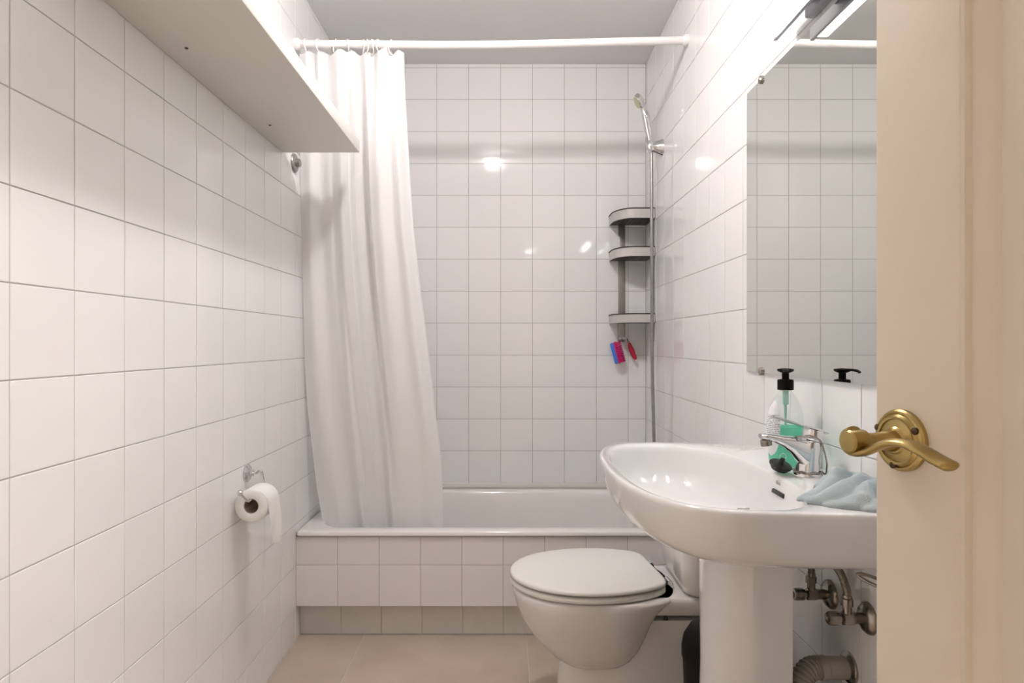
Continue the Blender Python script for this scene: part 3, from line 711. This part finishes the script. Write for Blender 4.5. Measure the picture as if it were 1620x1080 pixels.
mesh('braid', *tubevf(h2, .0068, 12), M_braid, fh2)
mesh('ferrule', *tubevf(h2[:6], .0082, 14), M_oldchrome, fh2)
bk = thing('wire_bracket', 'dark bent wire bracket under the basin rim by the door', 'bracket', (XR, 1.10, .68))
mesh('wire', *tubevf(spline([(XR - .001, 1.07, .674), (.645, 1.10, .674), (.630, 1.135, .674), (.622, 1.150, .670), (.630, 1.135, .663), (.645, 1.10, .661), (XR - .001, 1.07, .661)], 8), .0030, 8), M_oldchrome, bk)
wp = thing('waste_pipe', 'grey corrugated plastic waste pipe bending into the wall', 'pipe', (XR, 1.239, .46))
mesh('wall_ring', *lathevf([(.030, 0), (.030, .004), (.024, .009)], (XR, 1.239, .460), (-1, 0, 0), 32), M_oldchrome, wp)
mesh('sleeve', *lathevf([(.0205, .0), (.0205, .045), (.0225, .047), (.0225, .060), (.0195, .062)], (XR, 1.239, .460), (-1, 0, 0), 28), M_pvc, wp)
cp = spline([(.600, 1.239, .460), (.586, 1.236, .462), (.571, 1.230, .459), (.557, 1.223, .447), (.547, 1.217, .428), (.541, 1.213, .404), (.537, 1.216, .375), (.528, 1.235, .345), (.50, 1.262, .335)], 16)
mesh('corrugated_hose', *tubevf(cp, [.0188 + .0028 * (1, .6, -.8, -1, -.8, .6)[k % 6] for k in range(len(cp))], 20), M_pvc, wp, smooth=30)

# ------------------------------------------------------------------ toilet
TYc = 1.862
wc = thing('toilet', 'white close-coupled toilet with its lid closed beside the bath', 'toilet', (.35, TYc, 0))
def egg(x0, x1, wd, z, n=2.3, N=64, yc=TYc, m=.46):
    P = []; xm = x0 + (x1 - x0) * m
    for k in range(N):
        a = 2 * math.pi * k / N; c, s = math.cos(a), math.sin(a)
        e = n if c < 0 else 3.2
        rr = (abs(c) ** e + abs(s) ** e) ** (-1 / e)
        P.append(Vector((xm + (xm - x0 if c < 0 else x1 - xm) * rr * c, yc + wd * rr * s, z)))
    return P
mesh('bowl', *loftvf([egg(.185, .300, .070, .188), egg(.160, .320, .096, .191), egg(.142, .340, .114, .200), egg(.120, .358, .130, .216), egg(.094, .374, .146, .242), egg(.064, .390, .160, .277), egg(.040, .405, .170, .315), egg(.027, .425, .176, .348), egg(.019, .455, .179, .374), egg(.016, .475, .180, .390), egg(.020, .472, .177, .3965), egg(.030, .465, .170, .398)]), M_toilet, wc, smooth=60)
mesh('foot', *loftvf([egg(.125, .64, .125, 0, 3.0), egg(.130, .64, .122, .02, 3.0), egg(.142, .635, .112, .06, 2.8), egg(.150, .63, .106, .15, 2.8), egg(.165, .63, .104, .24, 2.8), egg(.25, .63, .110, .33, 2.8)]), M_toilet, wc, smooth=60)
led = []
for z, ins in ((.345, .020), (.352, .008), (.362, .002), (.388, .0), (.396, .003), (.398, .010)):
    led.append(rrect(.33 + ins, .645 - ins, TYc - .135 + ins, TYc + .135 - ins, .03, z))
mesh('rear_ledge', *loftvf(led), M_toilet, wc, smooth=60)
cis = []
for z, x0, wd, rr in ((.400, .500, .125, .04), (.404, .482, .140, .05), (.43, .474, .150, .05), (.48, .470, .158, .05), (.56, .468, .165, .045), (.715, .466, .170, .045)):
    cis.append(rrect(x0, .652, TYc - wd, TYc + wd, rr, z))
mesh('cistern', *loftvf(cis), M_toilet, wc, smooth=60)
clid = []
for z, ins in ((.716, .006), (.718, 0), (.738, 0), (.744, .006)): clid.append(rrect(.458 + ins, .653 - ins * .2, TYc - .176 + ins, TYc + .176 - ins, .045, z))
cl_o = mesh('cistern_lid', *loftvf(clid), M_toilet, wc, smooth=60)
mesh('flush_button', *lathevf([(.022, 0), (.022, .005), (.019, .007), (.0005, .007)], (.56, TYc, .744), seg=24), M_chrome, cl_o)
wt = [(0, 0), (.003, .030), (.010, .054), (.022, .080), (.040, .106), (.065, .131), (.10, .155), (.15, .175), (.20, .1845), (.25, .186), (.30, .181), (.35, .168), (.385, .153), (.405, .141), (.417, .128), (.424, .110), (.427, .08), (.427, 0)]
ry = math.radians(6.5); lc = Vector((.011, 1.838))
def lidring(z, ins, dome=0):
    P = []
    for sgn in (1, -1):
        tab = wt if sgn > 0 else wt[::-1]
        for (u, wv) in (tab if sgn > 0 else tab[1:-1]):
            uu = .215 + (u - .215) * (1 - ins / .21) * .982 - .004; ww = wv * (1 - ins / .186) * sgn
            P.append(Vector((lc.x + uu * math.cos(ry) - ww * math.sin(ry), lc.y + uu * math.sin(ry) + ww * math.cos(ry), z)))
    return P
mesh('lid', *loftvf([lidring(.4220, .03), lidring(.4222, .006), lidring(.4235, .001), lidring(.4275, 0), lidring(.432, .002), lidring(.4342, .008), lidring(.4360, .03), lidring(.4372, .09), lidring(.4376, .16)]), M_seat, wc, smooth=60)
mesh('seat', *loftvf([lidring(.400, .010), lidring(.402, .003), lidring(.406, .001), lidring(.412, .001), lidring(.4155, .004), lidring(.417, .010), lidring(.4172, .03)]), M_seat, wc, smooth=60)
for dy in (-.075, .075):
    hx, hy = lc.x + .440 * math.cos(ry) - dy * math.sin(ry), lc.y + .440 * math.sin(ry) + dy * math.cos(ry)
    mesh('hinge', *join(lathevf([(.010, 0), (.010, .010), (.008, .012)], (hx, hy, .3985), seg=16), lathevf([(.007, -.016), (.007, .016)], (hx - .004, hy, .415), (-math.sin(ry), math.cos(ry), 0), 14)), M_chrome, wc)
for dy in (-.112, .112):
    mesh('bolt', *lathevf([(.005, -.016), (.005, .0)], (.43, TYc + dy, .349), seg=12), M_rubber, wc)

# ------------------------------------------------------------------ black bin between toilet and pedestal
bn = thing('waste_bin', 'black plastic bin standing between the toilet and the pedestal', 'bin', (.50, 1.53, 0))
mesh('body', *lathevf([(.072, 0), (.075, .006), (.088, .33), (.0885, .345)], (.505, 1.525, 0), seg=40), M_black, bn)
mesh('lid', *lathevf([(.0905, .340), (.0905, .362), (.086, .385), (.072, .408), (.045, .424), (.0005, .430)], (.505, 1.525, 0), seg=40), M_black, bn)

# ------------------------------------------------------------------ toilet roll and holder
th_ = thing('roll_holder', 'chrome toilet roll holder with ball end on the left wall', 'roll holder', (XL, 1.907, .6975))
mesh('rosette', *lathevf([(.027, 0), (.0265, .004), (.020, .009), (.010, .012), (.009, .020)], (XL, 1.907, .6975), (1, 0, 0), 28), M_chrome, th_)
AXX, AXZ = -.706, .628
wire = [(XL + .015, 1.907, .6975), (XL + .030, 1.905, .698), (-.722, 1.893, .706), (-.712, 1.882, .708), (-.708, 1.880, .703), (-.7065, 1.890, .670), (-.706, 1.905, .640), (-.706, 1.905, .6425), (-.706, 1.890, .6445), (-.706, 1.800, .6445), (-.707, 1.782, .6455), (-.712, 1.772, .653), (-.7215, 1.762, .6695)]
mesh('wire', *tubevf(spline(wire, 5), .0037, 12), M_chrome, th_)
mesh('ball', *spherevf((-.7225, 1.761, .6725), .0085, 20, 12), M_chrome, th_)
rl = thing('toilet_roll', 'white toilet paper roll hanging on the chrome holder', 'toilet roll', (AXX, 1.845, .52))
RY0, RY1, RO, RI = 1.795, 1.885, .0465, .0205
mesh('paper', *loftvf([[Vector((AXX + r * math.cos(a), y, AXZ + r * math.sin(a))) for a in [2 * math.pi * k / 48 for k in range(48)]] for r, y in
     ((RI, RY0 + .001), (RI + .002, RY0), (RO - .004, RY0), (RO, RY0 + .004), (RO, RY1 - .003), (RO - .003, RY1), (RI, RY1))], False, False), M_paper, rl, smooth=50)
mesh('core', *loftvf([[Vector((AXX + r * math.cos(a), y, AXZ + r * math.sin(a))) for a in [2 * math.pi * k / 40 for k in range(40)]] for r, y in
     ((RI, RY0 + .0012), (RI - .0015, RY0 + .0012), (RI - .0015, RY1), (RI, RY1))], False, False), M_card, rl, smooth=50)
V = []; ns, nh = 8, 20
for k in range(nh + 1):
    for i in range(ns + 1):
        y = RY0 + .002 + (RY1 - RY0 - .004) * i / ns
        if k <= 8:
            a = math.radians(60 * (1 - k / 8)); r = RO + .0008; x, z = AXX + r * math.cos(a), AXZ + r * math.sin(a)
        else:
            q = (k - 8) / (nh - 8); x = AXX + RO + .0008 + .006 * math.sin(q * 2.4) + .003 * math.sin(i * .8 + q * 3) * q; z = AXZ - q * (.105 + .018 * i / ns)
        V.append((x, y, z))
V2 = [(v[0] + .0006, v[1], v[2]) for v in V]; W = ns + 1; FF = []
for k in range(nh):
    for i in range(ns): FF.append((k * W + i, k * W + i + 1, (k + 1) * W + i + 1, (k + 1) * W + i))
mesh('loose_sheet', V, FF, M_paper, rl, smooth=180)

# ------------------------------------------------------------------ open door with brass lever
P0 = Vector((.334, .588, 0)); da = math.radians(78.4)
dt = Vector((math.cos(da), -math.sin(da), 0)); dn = Vector((-math.sin(da), -math.cos(da), 0))
DW, DH, DTk = .70, 2.03, .040
DP = lambda s, n, z: P0 + dt * s + dn * n + Z_ * z
hinge = P0 + dt * DW - dn * DTk
door = thing('door_1', 'open cream panel door on the right with a brass lever', 'door', (hinge.x, hinge.y, 0))
door['kind'] = 'structure'
def dbox(name, s0, s1, n0, n1, z0, z1, m, bev=.002, parent=None):
    V = [DP(s, n, z) for z in (z0, z1) for s, n in ((s0, n0), (s1, n0), (s1, n1), (s0, n1))]
    o = mesh(name, V, boxvf(0, 1, 0, 1, 0, 1)[1], m, parent or door, smooth=0)
    return bevel_obj(o, bev, 3)
ST, RT, RB, RM = .0885, .11, .20, .0
dbox('stile', 0, ST, -DTk, 0, .006, DH, M_door, .003)
dbox('stile', DW - ST, DW, -DTk, 0, .006, DH, M_door, .003)
dbox('top_rail', ST, DW - ST, -DTk, -.0002, DH - RT, DH, M_door)
dbox('bottom_rail', ST, DW - ST, -DTk, -.0002, .006, RB, M_door)
dbox('panel', ST, DW - ST, -.030, -.0138, RB, DH - RT, M_door, .001)
prof = [(-.0015, -.0005), (.0015, -.0010), (.0030, -.0030), (.0040, -.0055), (.0100, -.0066), (.0150, -.0088), (.0190, -.0118), (.0215, -.0145), (.0235, -.0145), (.0235, -.020), (-.0015, -.020)]
mrings = []
for cs, cz, ss, sz in ((ST, RB, 1, 1), (DW - ST, RB, -1, 1), (DW - ST, DH - RT, -1, -1), (ST, DH - RT, 1, -1)):
    mrings.append([DP(cs + ss * d, n, cz + sz * d) for d, n in prof])
mrings.append(mrings[0])
mesh('moulding', *loftvf(mrings, False, False), M_door, door, smooth=35)
hs_, hz_ = .0315, .9965
# lever: scroll at the stem, then an S curve back towards the hinge side
LV = [(-.0030, .0455, .0085), (-.0090, .0455, .0060), (-.0115, .0455, -.0010), (-.0075, .0450, -.0075), (.0000, .0445, -.0090), (.0110, .0435, -.0060), (.0230, .0420, .0005), (.0350, .0400, .0045), (.0460, .0375, .0045), (.0570, .0350, .0010), (.0670, .0330, -.0035), (.0750, .0320, -.0062), (.0795, .0320, -.0070)]
lp_ = spline([DP(hs_ + s, n, hz_ + z) for s, n, z in LV], 5); nl = len(lp_)
lr = [(interp([(0, .0045), (.2, .0040), (.45, .0034), (.62, .0034), (.8, .0040), (.95, .0042), (1, .002)], k / (nl - 1)), interp([(0, .0070), (.2, .0070), (.45, .0062), (.62, .0075), (.82, .0092), (.95, .0085), (1, .004)], k / (nl - 1))) for k in range(nl)]
hdl = mesh('handle', *tubevf(lp_, lr, 18, up=tuple(Vector((0, 0, 1)))), M_brass, door, smooth=60)
hdl['label'] = 'antique brass lever handle with a round rosette'
mesh('rosette', *lathevf([(.0265, .0), (.0265, .0035), (.0250, .0055), (.0235, .0060), (.0225, .0052), (.0215, .0062), (.0205, .0085), (.0185, .0080), (.0180, .0068), (.0120, .0085), (.0105, .0105), (.0085, .0110)], DP(hs_, 0, hz_), dn, 48), M_brass, hdl, smooth=30)
mesh('stem', *lathevf([(.0095, .008), (.0095, .012), (.0085, .014), (.0090, .017), (.0075, .020), (.0070, .030), (.0075, .038)], DP(hs_, 0, hz_), dn, 24), M_brass, hdl)
for s, z in ((-.0205, .0085), (.0195, .0105), (-.0035, -.0215)):
    mesh('screw', *lathevf([(.0001, .003), (.0030, .004), (.0032, .0075), (.0022, .0085), (.0001, .0088)], DP(hs_ + s, 0, hz_ + z), dn, 14), M_brassdark, hdl)
mesh('scroll', *lathevf([(.0085, .036), (.0098, .0375), (.0098, .0515), (.0085, .0530), (.0005, .0532)], DP(hs_ - .002, 0, hz_), dn, 28), M_brass, hdl)
